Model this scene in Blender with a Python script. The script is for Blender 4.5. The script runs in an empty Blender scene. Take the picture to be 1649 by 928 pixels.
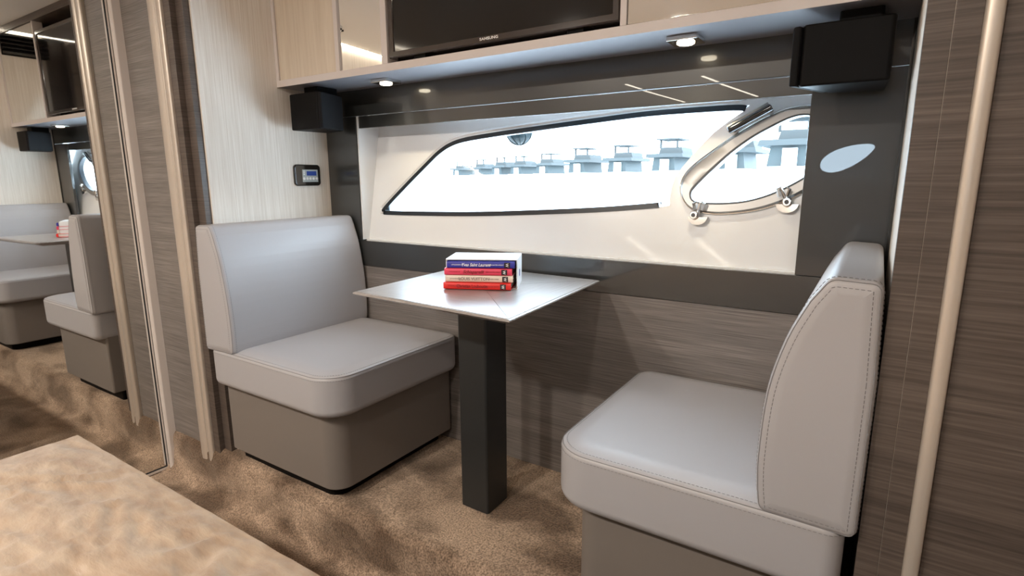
import bpy, bmesh, math, random
from mathutils import Vector, Matrix, noise
random.seed(4)
S = 1.6            # metres per layout unit; layout origin = the eye of the camera, lower floor at -0.75
FL = -0.75
def W(x, y, z): return Vector((x * S, y * S, (z - FL) * S))
C = bpy.context.scene.collection
sc = bpy.context.scene

# ------------------------------------------------------------------ camera
YAW, PITCH, ROLL, FPX = 0.579000836, 0.195363986, -0.005008974, 895.648
cd = bpy.data.cameras.new('camera'); cam = bpy.data.objects.new('camera', cd); C.objects.link(cam)
cd.sensor_width = 36.0; cd.lens = FPX / 1649.0 * 36.0; cd.clip_start = 0.02; cd.clip_end = 2000
f = Vector((-math.sin(YAW) * math.cos(PITCH), math.cos(YAW) * math.cos(PITCH), -math.sin(PITCH)))
r = Vector((math.cos(YAW), math.sin(YAW), 0)); u = r.cross(f)
r2 = r * math.cos(ROLL) + u * math.sin(ROLL); u2 = -r * math.sin(ROLL) + u * math.cos(ROLL)
cam.matrix_world = Matrix(((r2.x, u2.x, -f.x, 0), (r2.y, u2.y, -f.y, 0), (r2.z, u2.z, -f.z, 0), (0, 0, 0, 1))) 
cam.matrix_world.translation = W(0, 0, 0)
sc.camera = cam
# ------------------------------------------------------------------ sky
world = bpy.data.worlds.new('sky'); sc.world = world; world.use_nodes = True
wn = world.node_tree.nodes; wl = world.node_tree.links; wn.clear()
bg = wn.new('ShaderNodeBackground'); wo = wn.new('ShaderNodeOutputWorld')
bg.inputs[0].default_value = (0.68, 0.85, 1.0, 1); bg.inputs[1].default_value = 18.0
wl.new(bg.outputs[0], wo.inputs[0])
# ------------------------------------------------------------------ exposure
sc.view_settings.view_transform = 'Standard'; sc.view_settings.look = 'None'
sc.view_settings.exposure = 0.0; sc.view_settings.gamma = 1.0; sc.view_settings.use_curve_mapping = False
FILL_W = 14.5       # base power of the added ceiling fill lamps
STRIP_E = 22.0      # LED strips
SPOT_W = 0.35

# ------------------------------------------------------------------ materials
M = {}
def mat(name, col, rough=0.5, metal=0.0, coat=0.0, coat_rough=0.03, spec=0.5, emit=None, es=0, sheen=0):
    m = bpy.data.materials.new(name); m.use_nodes = True
    b = m.node_tree.nodes['Principled BSDF']
    b.inputs['Base Color'].default_value = (*col, 1); b.inputs['Roughness'].default_value = rough
    b.inputs['Metallic'].default_value = metal; b.inputs['Coat Weight'].default_value = coat
    b.inputs['Coat Roughness'].default_value = coat_rough; b.inputs['Specular IOR Level'].default_value = spec
    b.inputs['Sheen Weight'].default_value = sheen
    if emit: b.inputs['Emission Color'].default_value = (*emit, 1); b.inputs['Emission Strength'].default_value = es
    M[name] = m; return m
def streaks(name, c1, c2, scale, detail=6, bump=0.1, rot=(0, 0, 0), lo=0.3, hi=0.7, second=None):
    """colour varying along the axes that carry a high scale"""
    m = M[name]; n = m.node_tree.nodes; l = m.node_tree.links; b = n['Principled BSDF']
    tc = n.new('ShaderNodeTexCoord'); mp = n.new('ShaderNodeMapping'); mp.inputs['Scale'].default_value = scale
    mp.inputs['Rotation'].default_value = rot
    nt = n.new('ShaderNodeTexNoise'); nt.inputs['Scale'].default_value = 1.0; nt.inputs['Detail'].default_value = detail
    nt.inputs['Roughness'].default_value = 0.65
    cr = n.new('ShaderNodeValToRGB'); cr.color_ramp.elements[0].position = lo; cr.color_ramp.elements[1].position = hi
    cr.color_ramp.elements[0].color = (*c1, 1); cr.color_ramp.elements[1].color = (*c2, 1)
    l.new(tc.outputs['Object'], mp.inputs[0]); l.new(mp.outputs[0], nt.inputs[0]); l.new(nt.outputs[0], cr.inputs[0])
    out = cr.outputs[0]
    if second:
        mp2 = n.new('ShaderNodeMapping'); mp2.inputs['Scale'].default_value = second
        n2 = n.new('ShaderNodeTexNoise'); n2.inputs['Scale'].default_value = 1.0; n2.inputs['Detail'].default_value = 3
        mr = n.new('ShaderNodeMapRange'); mr.inputs[1].default_value = .3; mr.inputs[2].default_value = .7
        mr.inputs[3].default_value = .8; mr.inputs[4].default_value = 1.15
        mx = n.new('ShaderNodeVectorMath'); mx.operation = 'SCALE'
        l.new(tc.outputs['Object'], mp2.inputs[0]); l.new(mp2.outputs[0], n2.inputs[0]); l.new(n2.outputs[0], mr.inputs[0])
        l.new(out, mx.inputs[0]); l.new(mr.outputs[0], mx.inputs['Scale']); out = mx.outputs[0]
    l.new(out, b.inputs['Base Color'])
    if bump:
        bp = n.new('ShaderNodeBump'); bp.inputs['Strength'].default_value = bump; bp.inputs['Distance'].default_value = 0.001
        l.new(nt.outputs[0], bp.inputs['Height']); l.new(bp.outputs[0], b.inputs['Normal'])
    return m
def finebump(name, scale, strength, dist=0.001, kind='noise'):
    m = M[name]; n = m.node_tree.nodes; l = m.node_tree.links; b = n['Principled BSDF']
    tc = n.new('ShaderNodeTexCoord')
    nt = n.new('ShaderNodeTexNoise' if kind == 'noise' else 'ShaderNodeTexVoronoi'); nt.inputs['Scale'].default_value = scale
    l.new(tc.outputs['Object'], nt.inputs['Vector'])
    bp = n.new('ShaderNodeBump'); bp.inputs['Strength'].default_value = strength; bp.inputs['Distance'].default_value = dist
    l.new(nt.outputs[0], bp.inputs['Height']); l.new(bp.outputs[0], b.inputs['Normal'])

mat('veneer', (.2, .17, .15), .42, coat=.25, coat_rough=.18)
streaks('veneer', (.110, .097, .090), (.285, .255, .236), (5, 5, 330), bump=.12, lo=.32, hi=.68, second=(1.2, 1.2, 26))
mat('veneer_dark', (.2, .17, .15), .5, coat=.15, coat_rough=.2)
streaks('veneer_dark', (.055, .042, .036), (.135, .105, .088), (5, 5, 230), bump=.1, lo=.32, hi=.68, second=(1.0, 1.0, 18))
mat('veneer_table', (.3, .26, .24), .42, coat=1.0, coat_rough=.31)
streaks('veneer_table', (.26, .24, .235), (.42, .39, .375), (6, 240, 6), bump=.05, lo=.3, hi=.7)
mat('veneer_table_cross', (.3, .26, .24), .42, coat=1.0, coat_rough=.31)
streaks('veneer_table_cross', (.24, .22, .215), (.40, .37, .36), (240, 6, 6), bump=.05, lo=.3, hi=.7)
mat('wallcover', (.7, .62, .52), .6)
streaks('wallcover', (.70, .625, .54), (.90, .845, .775), (230, 230, 4), bump=.25, lo=.3, hi=.7)
mat('pale_wood', (.7, .6, .48), .4, coat=.2)
streaks('pale_wood', (.60, .50, .39), (.72, .63, .51), (60, 60, 3), bump=.05)
mat('cabinet_board', (.66, .60, .575), .5, coat=.1, coat_rough=.3)
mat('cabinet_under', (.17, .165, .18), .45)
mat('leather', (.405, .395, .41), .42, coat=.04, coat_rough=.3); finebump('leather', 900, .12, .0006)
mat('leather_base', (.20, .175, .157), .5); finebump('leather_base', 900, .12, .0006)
mat('thread', (.21, .205, .21), .7)
mat('thread_pale', (.62, .60, .60), .7)
mat('dark_glass', (.024, .026, .026), .32, spec=.6, coat=1.0, coat_rough=.004)
mat('black_gloss', (.012, .012, .013), .08, spec=.6, coat=.6)
mat('black_matte', (.0035, .0035, .004), .5, spec=.12); finebump('black_matte', 1500, .3)
mat('black_cloth', (.007, .007, .008), .8, spec=.2)
mat('tv_bezel', (.04, .03, .026), .14, coat=.5)
mat('tv_screen', (.006, .005, .005), .06, spec=.5)
mat('leg_metal', (.035, .037, .038), .34, metal=.25, spec=.5)
mat('mirror', (.90, .90, .88), .012, metal=1)
mat('champagne', (.62, .55, .48), .36, metal=.45)
mat('satin_white', (.64, .58, .54), .5)
mat('chrome', (.75, .74, .72), .12, metal=1)
mat('steel_frame', (.34, .335, .33), .32, metal=.6)
mat('gelcoat', (.83, .85, .87), .22, coat=.7, coat_rough=.05)
mat('gasket', (.006, .011, .018), .35)
mat('ceiling', (.80, .78, .75), .6)
mat('ceiling_groove', (.12, .11, .1), .8)
mat('plastic_white', (.8, .8, .8), .4)
mat('grey_panel', (.38, .42, .42), .4)
mat('blue_display', (.015, .03, .13), .1, emit=(.05, .1, .4), es=.3)
mat('bed_base', (.3, .25, .2), .7)
mat('book_blue', (.035, .04, .36), .4); mat('book_pink', (.80, .06, .13), .4)
mat('book_cream', (.82, .70, .60), .5); mat('book_red', (.78, .025, .02), .4)
mat('paper', (.85, .83, .79), .8); mat('ink_white', (.9, .9, .9), .6); mat('ink_black', (.02, .015, .02), .6)
mat('ink_darkred', (.25, .01, .015), .6); mat('ink_grey', (.30, .25, .22), .6)
mat('slip_white', (.86, .86, .87), .35)
mat('led', (1, 1, 1), .5, emit=(1.0, .90, .74), es=STRIP_E)
mat('lens', (1, 1, 1), .5, emit=(1.0, .86, .62), es=12)
mat('boat_white', (.78, .80, .82), .5); mat('boat_glass', (.044, .052, .053), .6, spec=.1); mat('boat_grey', (.052, .056, .056), .7, spec=.1)
mat('fender', (.003, .010, .012), .5, spec=.2); mat('rope', (.006, .012, .014), .8, spec=.1)
mat('water', (.55, .65, .70), .25)
finebump('water', 1.2, .4, .05)
mat('hull_outer', (.8, .8, .8), .4)
mat('quay', (.55, .57, .58), .8)
def mat_glass(name, tint):
    m = bpy.data.materials.new(name); m.use_nodes = True; n = m.node_tree.nodes; l = m.node_tree.links; n.clear()
    o = n.new('ShaderNodeOutputMaterial'); t = n.new('ShaderNodeBsdfTransparent'); g = n.new('ShaderNodeBsdfGlossy')
    lw_ = n.new('ShaderNodeLayerWeight'); lw_.inputs[0].default_value = .5; pw = n.new('ShaderNodeMath'); pw.operation = 'POWER'; pw.inputs[1].default_value = 4.5
    fr = n.new('ShaderNodeMath'); fr.operation = 'MULTIPLY_ADD'; fr.inputs[1].default_value = .95; fr.inputs[2].default_value = .04; l.new(lw_.outputs['Facing'], pw.inputs[0]); l.new(pw.outputs[0], fr.inputs[0]); mx = n.new('ShaderNodeMixShader')
    t.inputs[0].default_value = (*tint, 1); g.inputs['Roughness'].default_value = .01
    l.new(fr.outputs[0], mx.inputs[0]); l.new(t.outputs[0], mx.inputs[1]); l.new(g.outputs[0], mx.inputs[2]); l.new(mx.outputs[0], o.inputs[0])
    M[name] = m
mat_glass('pane', (.97, .985, .99))
# carpet: brushed pile, patches of pile lying this way and that
def mat_carpet():
    m = mat('carpet', (.3, .2, .14), .95, spec=.15, sheen=.5); n = m.node_tree.nodes; l = m.node_tree.links; b = n['Principled BSDF']
    b.inputs['Sheen Roughness'].default_value = .5; b.inputs['Sheen Tint'].default_value = (.9, .75, .6, 1)
    tc = n.new('ShaderNodeTexCoord')
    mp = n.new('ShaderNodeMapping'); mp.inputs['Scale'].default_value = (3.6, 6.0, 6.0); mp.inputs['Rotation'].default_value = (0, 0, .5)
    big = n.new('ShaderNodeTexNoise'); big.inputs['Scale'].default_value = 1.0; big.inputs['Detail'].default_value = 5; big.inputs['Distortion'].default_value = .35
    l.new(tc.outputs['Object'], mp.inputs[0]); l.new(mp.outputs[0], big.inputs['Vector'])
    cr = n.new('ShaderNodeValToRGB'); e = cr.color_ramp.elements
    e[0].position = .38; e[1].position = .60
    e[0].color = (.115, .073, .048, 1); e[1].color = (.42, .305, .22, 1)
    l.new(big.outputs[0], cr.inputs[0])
    fine = n.new('ShaderNodeTexNoise'); fine.inputs['Scale'].default_value = 190; fine.inputs['Detail'].default_value = 2
    l.new(tc.outputs['Object'], fine.inputs['Vector'])
    mr = n.new('ShaderNodeMapRange'); mr.inputs[1].default_value = .32; mr.inputs[2].default_value = .68; mr.inputs[3].default_value = .45; mr.inputs[4].default_value = 1.5
    l.new(fine.outputs[0], mr.inputs[0])
    vm = n.new('ShaderNodeVectorMath'); vm.operation = 'SCALE'; l.new(cr.outputs[0], vm.inputs[0]); l.new(mr.outputs[0], vm.inputs['Scale'])
    l.new(vm.outputs[0], b.inputs['Base Color'])
    bp = n.new('ShaderNodeBump'); bp.inputs['Strength'].default_value = .9; bp.inputs['Distance'].default_value = .004
    l.new(fine.outputs[0], bp.inputs['Height']); l.new(bp.outputs[0], b.inputs['Normal'])
mat_carpet()
def mat_cover():
    m = mat('coverlet', (.62, .47, .34), .42, spec=.4, sheen=.3); n = m.node_tree.nodes; l = m.node_tree.links; b = n['Principled BSDF']
    tc = n.new('ShaderNodeTexCoord'); nt = n.new('ShaderNodeTexNoise'); nt.inputs['Scale'].default_value = 26; nt.inputs['Detail'].default_value = 6
    mp = n.new('ShaderNodeMapping'); mp.inputs['Scale'].default_value = (.5, 1.3, 1); mp.inputs['Rotation'].default_value = (0, 0, -.5)
    l.new(tc.outputs['Object'], mp.inputs[0]); l.new(mp.outputs[0], nt.inputs[0])
    cr = n.new('ShaderNodeValToRGB'); e = cr.color_ramp.elements; e[0].position = .3; e[1].position = .7
    e[0].color = (.30, .205, .137, 1); e[1].color = (.44, .34, .25, 1); l.new(nt.outputs[0], cr.inputs[0]); l.new(cr.outputs[0], b.inputs['Base Color'])
    bp = n.new('ShaderNodeBump'); bp.inputs['Strength'].default_value = .6; bp.inputs['Distance'].default_value = .010
    rg = n.new('ShaderNodeTexNoise'); rg.noise_type = 'RIDGED_MULTIFRACTAL'; rg.inputs['Scale'].default_value = 7; rg.inputs['Detail'].default_value = 3; rg.inputs['Distortion'].default_value = .6
    l.new(mp.outputs[0], rg.inputs['Vector']); b2 = n.new('ShaderNodeBump'); b2.inputs['Strength'].default_value = .55; b2.inputs['Distance'].default_value = .012
    l.new(rg.outputs[0], b2.inputs['Height']); l.new(bp.outputs[0], b2.inputs['Normal'])
    l.new(nt.outputs[0], bp.inputs['Height']); l.new(b2.outputs[0], b.inputs['Normal'])
mat_cover()

# ------------------------------------------------------------------ helpers
class MB:
    def __init__(s): s.v = []; s.f = []
    def add(s, vs, fs):
        o = len(s.v); s.v += [Vector(v) for v in vs]; s.f += [tuple(i + o for i in q) for q in fs]; return s
    def box(s, x0, x1, y0, y1, z0, z1):
        vs = [W(x, y, z) for x in (x0, x1) for y in (y0, y1) for z in (z0, z1)]
        return s.add(vs, [(0, 1, 3, 2), (4, 6, 7, 5), (0, 4, 5, 1), (2, 3, 7, 6), (0, 2, 6, 4), (1, 5, 7, 3)])
    def rings(s, rings, cap=True, closed=True):
        n = len(rings[0]); o = len(s.v)
        for q in rings: s.v += [Vector(p) for p in q]
        for i in range(len(rings) - 1):
            for j in range(n if closed else n - 1):
                k = (j + 1) % n; a = o + i * n
                s.f.append((a + j, a + k, a + n + k, a + n + j))
        if cap:
            s.f.append(tuple(o + j for j in range(n))); s.f.append(tuple(o + (len(rings) - 1) * n + j for j in range(n)))
        return s
    def tube(s, pts, rad, n=8, closed=False):
        """pts in metres"""
        pts = [Vector(p) for p in pts]; rg = []; up = None
        for i, p in enumerate(pts):
            if closed: t = (pts[(i + 1) % len(pts)] - pts[i - 1])
            else: t = pts[min(i + 1, len(pts) - 1)] - pts[max(i - 1, 0)]
            t.normalize()
            if up is None: up = Vector((0, 0, 1)) if abs(t.z) < .9 else Vector((1, 0, 0))
            a = t.cross(up); a.normalize(); up = a.cross(t); up.normalize()
            rr = rad[i] if isinstance(rad, (list, tuple)) else rad
            rg.append([p + (a * math.cos(2 * math.pi * k / n) + up * math.sin(2 * math.pi * k / n)) * rr for k in range(n)])
        if closed: rg.append(rg[0]); return s.rings(rg, cap=False)
        return s.rings(rg)
    def build(s, name, m, parent=None, sharp=35, loc=None):
        me = bpy.data.meshes.new(name)
        base = parent_loc(parent) if parent else (loc if loc is not None else Vector((0, 0, 0)))
        me.from_pydata([v - base for v in s.v], [], s.f); me.validate()
        bm = bmesh.new(); bm.from_mesh(me); bmesh.ops.recalc_face_normals(bm, faces=bm.faces); bm.to_mesh(me); bm.free()
        for p in me.polygons: p.use_smooth = True
        me.set_sharp_from_angle(angle=math.radians(sharp))
        me.materials.append(M[m]); o = bpy.data.objects.new(name, me); C.objects.link(o)
        if len(me.polygons) > 6:
            wm = o.modifiers.new('even_normals', 'WEIGHTED_NORMAL'); wm.keep_sharp = True; wm.weight = 60
        if parent: o.parent = parent
        else: o.location = base
        return o
def parent_loc(p):
    v = Vector((0, 0, 0))
    while p: v = v + p.location; p = p.parent
    return v
def thing(name, label, cat, u, group=None):
    o = bpy.data.objects.new(name, None); C.objects.link(o); o.location = W(*u); o.empty_display_size = .1
    o['label'] = label; o['category'] = cat
    if group: o['group'] = group
    return o
def struct(o): o['kind'] = 'structure'; return o
def tag(o, label, cat, group=None):
    o['label'] = label; o['category'] = cat
    if group: o['group'] = group
    return o

def offs(poly, d):
    """inward offset of a convex counter-clockwise polygon"""
    n = len(poly); out = []
    for i in range(n):
        p0 = Vector(poly[i - 1]); p1 = Vector(poly[i]); p2 = Vector(poly[(i + 1) % n])
        a = (p1 - p0).normalized(); b = (p2 - p1).normalized()
        n1 = Vector((-a.y, a.x)); n2 = Vector((-b.y, b.x)); m = n1 + n2
        m = m / max(.2, m.dot(n1)); out.append(p1 + m * d)
    return out
def rpoly(poly, rad, d=0, n=6):
    if d: poly = offs(poly, d)
    out = []; k = len(poly)
    for i in range(k):
        p0 = Vector(poly[i - 1]); p1 = Vector(poly[i]); p2 = Vector(poly[(i + 1) % k]); r_ = max((rad[i] if isinstance(rad, (list, tuple)) else rad) - d, 1e-4)
        a = (p0 - p1).normalized(); b = (p2 - p1).normalized(); ang = math.acos(max(-1, min(1, a.dot(b))))
        t = min(r_ / math.tan(ang / 2), .49 * min((p0 - p1).length, (p2 - p1).length))
        rr = t * math.tan(ang / 2); c = p1 + (a + b).normalized() * (rr / math.sin(ang / 2))
        s0 = p1 + a * t; s1 = p1 + b * t
        a0 = math.atan2(s0.y - c.y, s0.x - c.x); a1 = math.atan2(s1.y - c.y, s1.x - c.x)
        while a1 < a0 - 1e-6: a1 += 2 * math.pi
        if a1 - a0 > math.pi: a1 -= 2 * math.pi
        for q in range(n + 1):
            th = a0 + (a1 - a0) * q / n; out.append(Vector((c.x + rr * math.cos(th), c.y + rr * math.sin(th))))
    return out
XY = lambda a, b, h: W(a, b, h)
XZ = lambda a, b, h: W(a, h, b)
YZ = lambda a, b, h: W(h, a, b)
def cushion(mb, poly, rad, h0, h1, e0, e1, amap, crown0=0, crown1=0, n=6, k=5):
    """soft slab: outline poly, from h0 to h1, edge roundings e0, e1, with a puffed crown"""
    sg = 1 if h1 > h0 else -1; L = []
    if crown0:
        for t in (1, .75, .5, .25, .1): L.append((e0 + t * crown0 * 6, h0 - sg * crown0 * (math.sin(t * math.pi / 2))))
    for i in range(k + 1):
        a = math.pi / 2 * i / k; L.append((e0 * (1 - math.sin(a)), h0 + sg * e0 * (1 - math.cos(a))))
    for i in range(k + 1):
        a = math.pi / 2 * i / k; L.append((e1 * (1 - math.cos(a)), h1 - sg * e1 * (1 - math.sin(a))))
    if crown1:
        for t in (.1, .25, .5, .75, 1): L.append((e1 + t * crown1 * 6, h1 + sg * crown1 * (math.sin(t * math.pi / 2))))
    mb.rings([[amap(p.x, p.y, h) for p in rpoly(poly, rad, d, n)] for d, h in L]); return mb
def rbox(mb, x0, x1, y0, y1, z0, z1, e=.002, rad=.002):
    return cushion(mb, [(x0, y0), (x1, y0), (x1, y1), (x0, y1)], rad, z0, z1, e, e, XY, n=3, k=3)
def seam(mb, pts, rad=.0008): return mb.tube(pts, rad, 6)
def stitches(mb, pts, step=.008, ln=.005, rad=.0005):
    pts = [Vector(p) for p in pts]; d = 0; acc = []
    for a, b in zip(pts, pts[1:]):
        L = (b - a).length; t = (b - a) / max(L, 1e-9); x = 0
        while d > 0 and x + d <= L:
            x += d; acc.append((a + t * x, t)); d = step
        if d == 0: acc.append((a, t)); d = step
        while x + d <= L: x += d; acc.append((a + t * x, t)); d = step
        d -= (L - x)
    for p, t in acc: mb.tube([p, p + t * ln], rad, 4)
    return mb
def text(name, body, m, parent, origin, xdir, ydir, size, shear=0, ext=.0002, align='CENTER', sx=1.0):
    """flat lettering as a mesh; origin in metres"""
    cu = bpy.data.curves.new(name, 'FONT'); cu.body = body; cu.size = size; cu.align_x = align; cu.align_y = 'CENTER'; cu.shear = shear; cu.extrude = ext; cu.offset = size * .018
    cu.resolution_u = 3
    o = bpy.data.objects.new(name, cu); C.objects.link(o); bpy.context.view_layer.update()
    me = bpy.data.meshes.new_from_object(o.evaluated_get(bpy.context.evaluated_depsgraph_get())); bpy.data.objects.remove(o)
    xd = Vector(xdir).normalized(); yd = Vector(ydir).normalized(); zd = xd.cross(yd)
    base = parent_loc(parent)
    for v in me.vertices: v.co = Vector(origin) - base + xd * v.co.x * sx + yd * v.co.y + zd * v.co.z
    me.materials.clear(); me.materials.append(M[m]); me.name = name
    ob = bpy.data.objects.new(name, me); C.objects.link(ob); ob.parent = parent; return ob

# hull liner plane (leans outward as it rises)
def hy(z, o=0.0): return 1.047 + .19 * z + o
def ray(px, py):
    return r2 * ((px - 824.5) / FPX) + u2 * ((464 - py) / FPX) + f
def hull(px, py, o=0.0):
    """layout x, z of a point on the leaning hull plane; used once to size the window openings"""
    d = ray(px, py); t = (1.047 + o) / (d.y - .19 * d.z); return (d.x * t, d.z * t)
def HP(p, o=0.0): return W(p[0], hy(p[1], o), p[1])
def smooth(pts, n=6, closed=True):
    out = []; k = len(pts)
    rng = range(k) if closed else range(k - 1)
    for i in rng:
        p0, p1, p2, p3 = [Vector(pts[(i + j) % k]) if closed else Vector(pts[max(0, min(k - 1, i + j))]) for j in (-1, 0, 1, 2)]
        for q in range(n):
            t = q / n; out.append(.5 * ((2 * p1) + (-p0 + p2) * t + (2 * p0 - 5 * p1 + 4 * p2 - p3) * t * t + (-p0 + 3 * p1 - 3 * p2 + p3) * t ** 3))
    if not closed: out.append(Vector(pts[-1]))
    return out

# ================================================================== STRUCTURE
XL, XR = -1.232, .020           # nook side walls
XM = -1.5                       # mirror door plane
ZC = .592                       # ceiling
YB = -2.75                      # far side of the cabin
XE = 1.35                       # forward end of the cabin
# carpeted floor with the raised platform of the nook: one sheet with a rounded step
def floor_sheet():
    mb = MB(); X0, X1 = -2.0, XE + .02
    path = [(YB - .02, FL)]
    y = YB + .1
    while y < .05: path.append((y, FL)); y += .15
    y = .1
    while y < .60: path.append((y, FL)); y += .0125
    path += [(.605, FL), (.622, FL + .002), (.632, FL + .008), (.638, FL + .02), (.641, FL + .04), (.643, FL + .06), (.645, FL + .08), (.647, FL + .095), (.652, FL + .105), (.662, FL + .1105), (.672, FL + .111)]
    y = .685
    while y < 1.0: path.append((y, FL + .111)); y += .0125
    path.append((1.004, FL + .111))
    xs = []; x = X0
    while x < -1.5: xs.append(x); x += .05
    while x < .1: xs.append(x); x += .0125
    while x < X1: xs.append(x); x += .15
    xs.append(X1)
    rg = []
    for (y, z) in path:
        row = []
        for x in xs:
            p = Vector((x * 7, y * 13, z * 12)); h = noise.noise(p) * .004 + noise.noise(p * 3.1) * .0018 + noise.noise(p * 8) * .0008
            stepf = math.exp(-((y - .65) / .035) ** 2)
            row.append(W(x, y - abs(h) * stepf * 2.2, z + h * (.45 if y > .55 else .35)))
        rg.append(row)
    mb.rings(rg, cap=False, closed=False)
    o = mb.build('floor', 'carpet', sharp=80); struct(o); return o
floor_sheet()
# ridge of carpet pile pressed up against the bases and table leg
def box_struct(name, m, *b, e=None):
    mb = MB(); 
    if e: rbox(mb, *b, e=e, rad=e)
    else: mb.box(*b)
    return struct(mb.build(name, m))
# ceiling: lower soffit board over the nook and the cabin ceiling with a shadow groove
ce = box_struct('ceiling', 'ceiling', -2.02, XE + .02, YB - .02, 1.12, ZC, ZC + .03)
g = MB()
for y in (.30, -.75, -1.75): g.box(-1.9, 1.3, y - .003, y + .003, ZC - .0015, ZC + .001)
g.build('shadow_groove', 'ceiling_groove', ce)
box_struct('wall_left', 'wallcover', XL - .03, XL, .6765, 1.0, -.66, ZC)
box_struct('wall_right', 'wallcover', XR, XR + .03, .72, 1.0, -.66, ZC)
# walls of the cabin that the mirrors and the glass show
box_struct('wall_closet_left', 'wallcover', -1.96, -1.93, YB, 1.04, FL, ZC)
box_struct('wall_forward', 'wallcover', XE, XE + .03, YB, 1.04, FL, ZC)
# opposite side with its own porthole
wf = MB()
px0, px1, pz0, pz1 = -.43, -.02, .00, .27
wf.box(-1.96, px0, YB - .03, YB, FL, ZC); wf.box(px1, XE + .03, YB - .03, YB, FL, ZC)
wf.box(px0, px1, YB - .03, YB, FL, pz0); wf.box(px0, px1, YB - .03, YB, pz1, ZC)
struct(wf.build('wall_opposite', 'wallcover'))
def lens_outline(cx, cz, a, b, tilt, n=40):
    out = []
    for i in range(n):
        t = 2 * math.pi * i / n; x = a * math.cos(t); z = b * math.sin(t) * (1 - .25 * math.cos(t))
        out.append((cx + x * math.cos(tilt) - z * math.sin(tilt), cz + x * math.sin(tilt) + z * math.cos(tilt)))
    return out
lo = lens_outline(-.225, .135, .185, .082, .42)
mb = MB(); q = [(px0, pz0), (px1, pz0), (px1, pz1), (px0, pz1)]
def sqp(t):
    c, s_ = math.cos(t), math.sin(t); k = 1 / max(abs(c), abs(s_))
    return ((px0 + px1) / 2 + c * k * (px1 - px0) / 2, (pz0 + pz1) / 2 + s_ * k * (pz1 - pz0) / 2)
outer = [sqp(2 * math.pi * i / 40 + .42) for i in range(40)]
mb.rings([[W(-.225 + (x + .225) * 1.15, YB + .001, .135 + (z - .135) * 1.15) for x, z in outer], [W(x, YB, z) for x, z in lo], [W(x, YB - .03, z) for x, z in lo]], cap=False)
w3 = struct(mb.build('window_3', 'gelcoat'))
MB().tube([W(x, YB + .002, z) for x, z in lo], .014, 8, closed=True).build('frame', 'steel_frame', w3)
mb = MB(); mb.rings([[W(x, YB - .015, z) for x, z in lo], [W(x, YB - .018, z) for x, z in lo]]); mb.build('pane', 'pane', w3)

# back wall of the nook: veneer wainscot below, smoked glass cladding around the window opening
OX0, OX1, OZ0, OZ1 = -1.113, -.103, -.155, .124
GB = -.223; GT = .238
wb = MB(); wb.box(XL, XR, 1.0, 1.02, -.66, GB - .001)
wback = struct(wb.build('wall_back', 'veneer'))
gp = MB(); rbox(gp, XL, XR, .9985, 1.008, .1535, ZC, e=.0007, rad=.0007); gp.build('glass_panel', 'dark_glass', wback)
gp = MB(); rbox(gp, XL, OX0 - .006, .9985, 1.008, OZ0 - .002, .1525, e=.0007, rad=.0007); gp.build('glass_panel', 'dark_glass', wback)
gp = MB(); rbox(gp, OX0 - .006, OX1, 1.0035, 1.012, OZ1, .1525, e=.0007, rad=.0007); gp.build('glass_panel', 'dark_glass', wback)
gp = MB(); rbox(gp, OX1, XR, .9985, 1.008, OZ0 - .002, .1525, e=.0007, rad=.0007); gp.build('glass_panel', 'dark_glass', wback)
gp = MB(); rbox(gp, XL, XR, .9985, 1.008, GB, OZ0 - .003, e=.0007, rad=.0007); gp.build('glass_panel', 'dark_glass', wback)
lip = MB(); lip.box(OX0 - .006, OX0 - .0005, 1.0035, 1.012, OZ0 - .002, OZ1); lip.build('reveal_edge', 'black_gloss', wback)
bk = MB(); bk.box(XR - .004, XR, .9958, .9984, GB, ZC); bk.build('corner_bead', 'black_gloss', wback)

# hull liner with window openings
win_px = [(617, 345), (617, 334.5), (652, 297), (690, 258), (705, 243), (724, 230), (750, 221), (805, 211.5), (840, 206.5), (943, 192), (1047, 178.5), (1150, 170.5), (1192, 168.5), (1207, 169.5),
          (1196, 180), (1172, 196), (1150, 213), (1132, 231), (1115, 250), (1099, 269), (1087, 286), (1081, 303), (1078.5, 318), (1078, 331), (1062, 333.5), (1050, 335), (966, 341), (869, 345), (773, 347.5), (690, 347)]
win = [hull(*p) for p in win_px]
port_px = [(1302, 186), (1276, 190), (1244, 205), (1212, 223), (1179, 247), (1147, 276), (1124, 299), (1115, 312), (1121, 324), (1153, 327), (1192, 325), (1225, 318), (1257, 306), (1292, 288), (1325, 264), (1347, 238), (1350, 213), (1330, 194)]
port = smooth([hull(*p) for p in port_px], 4)
ring_px = [(1302, 171), (1266, 177), (1232, 191), (1190, 215), (1147, 245), (1118, 267), (1103, 284), (1097, 302), (1101, 321), (1114, 336), (1137, 342.5), (1166, 344), (1212, 339), (1250, 329), (1291, 311), (1340, 280), (1371, 243), (1372, 203), (1345, 177)]
ringo = smooth([hull(*p) for p in ring_px], 4)
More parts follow.
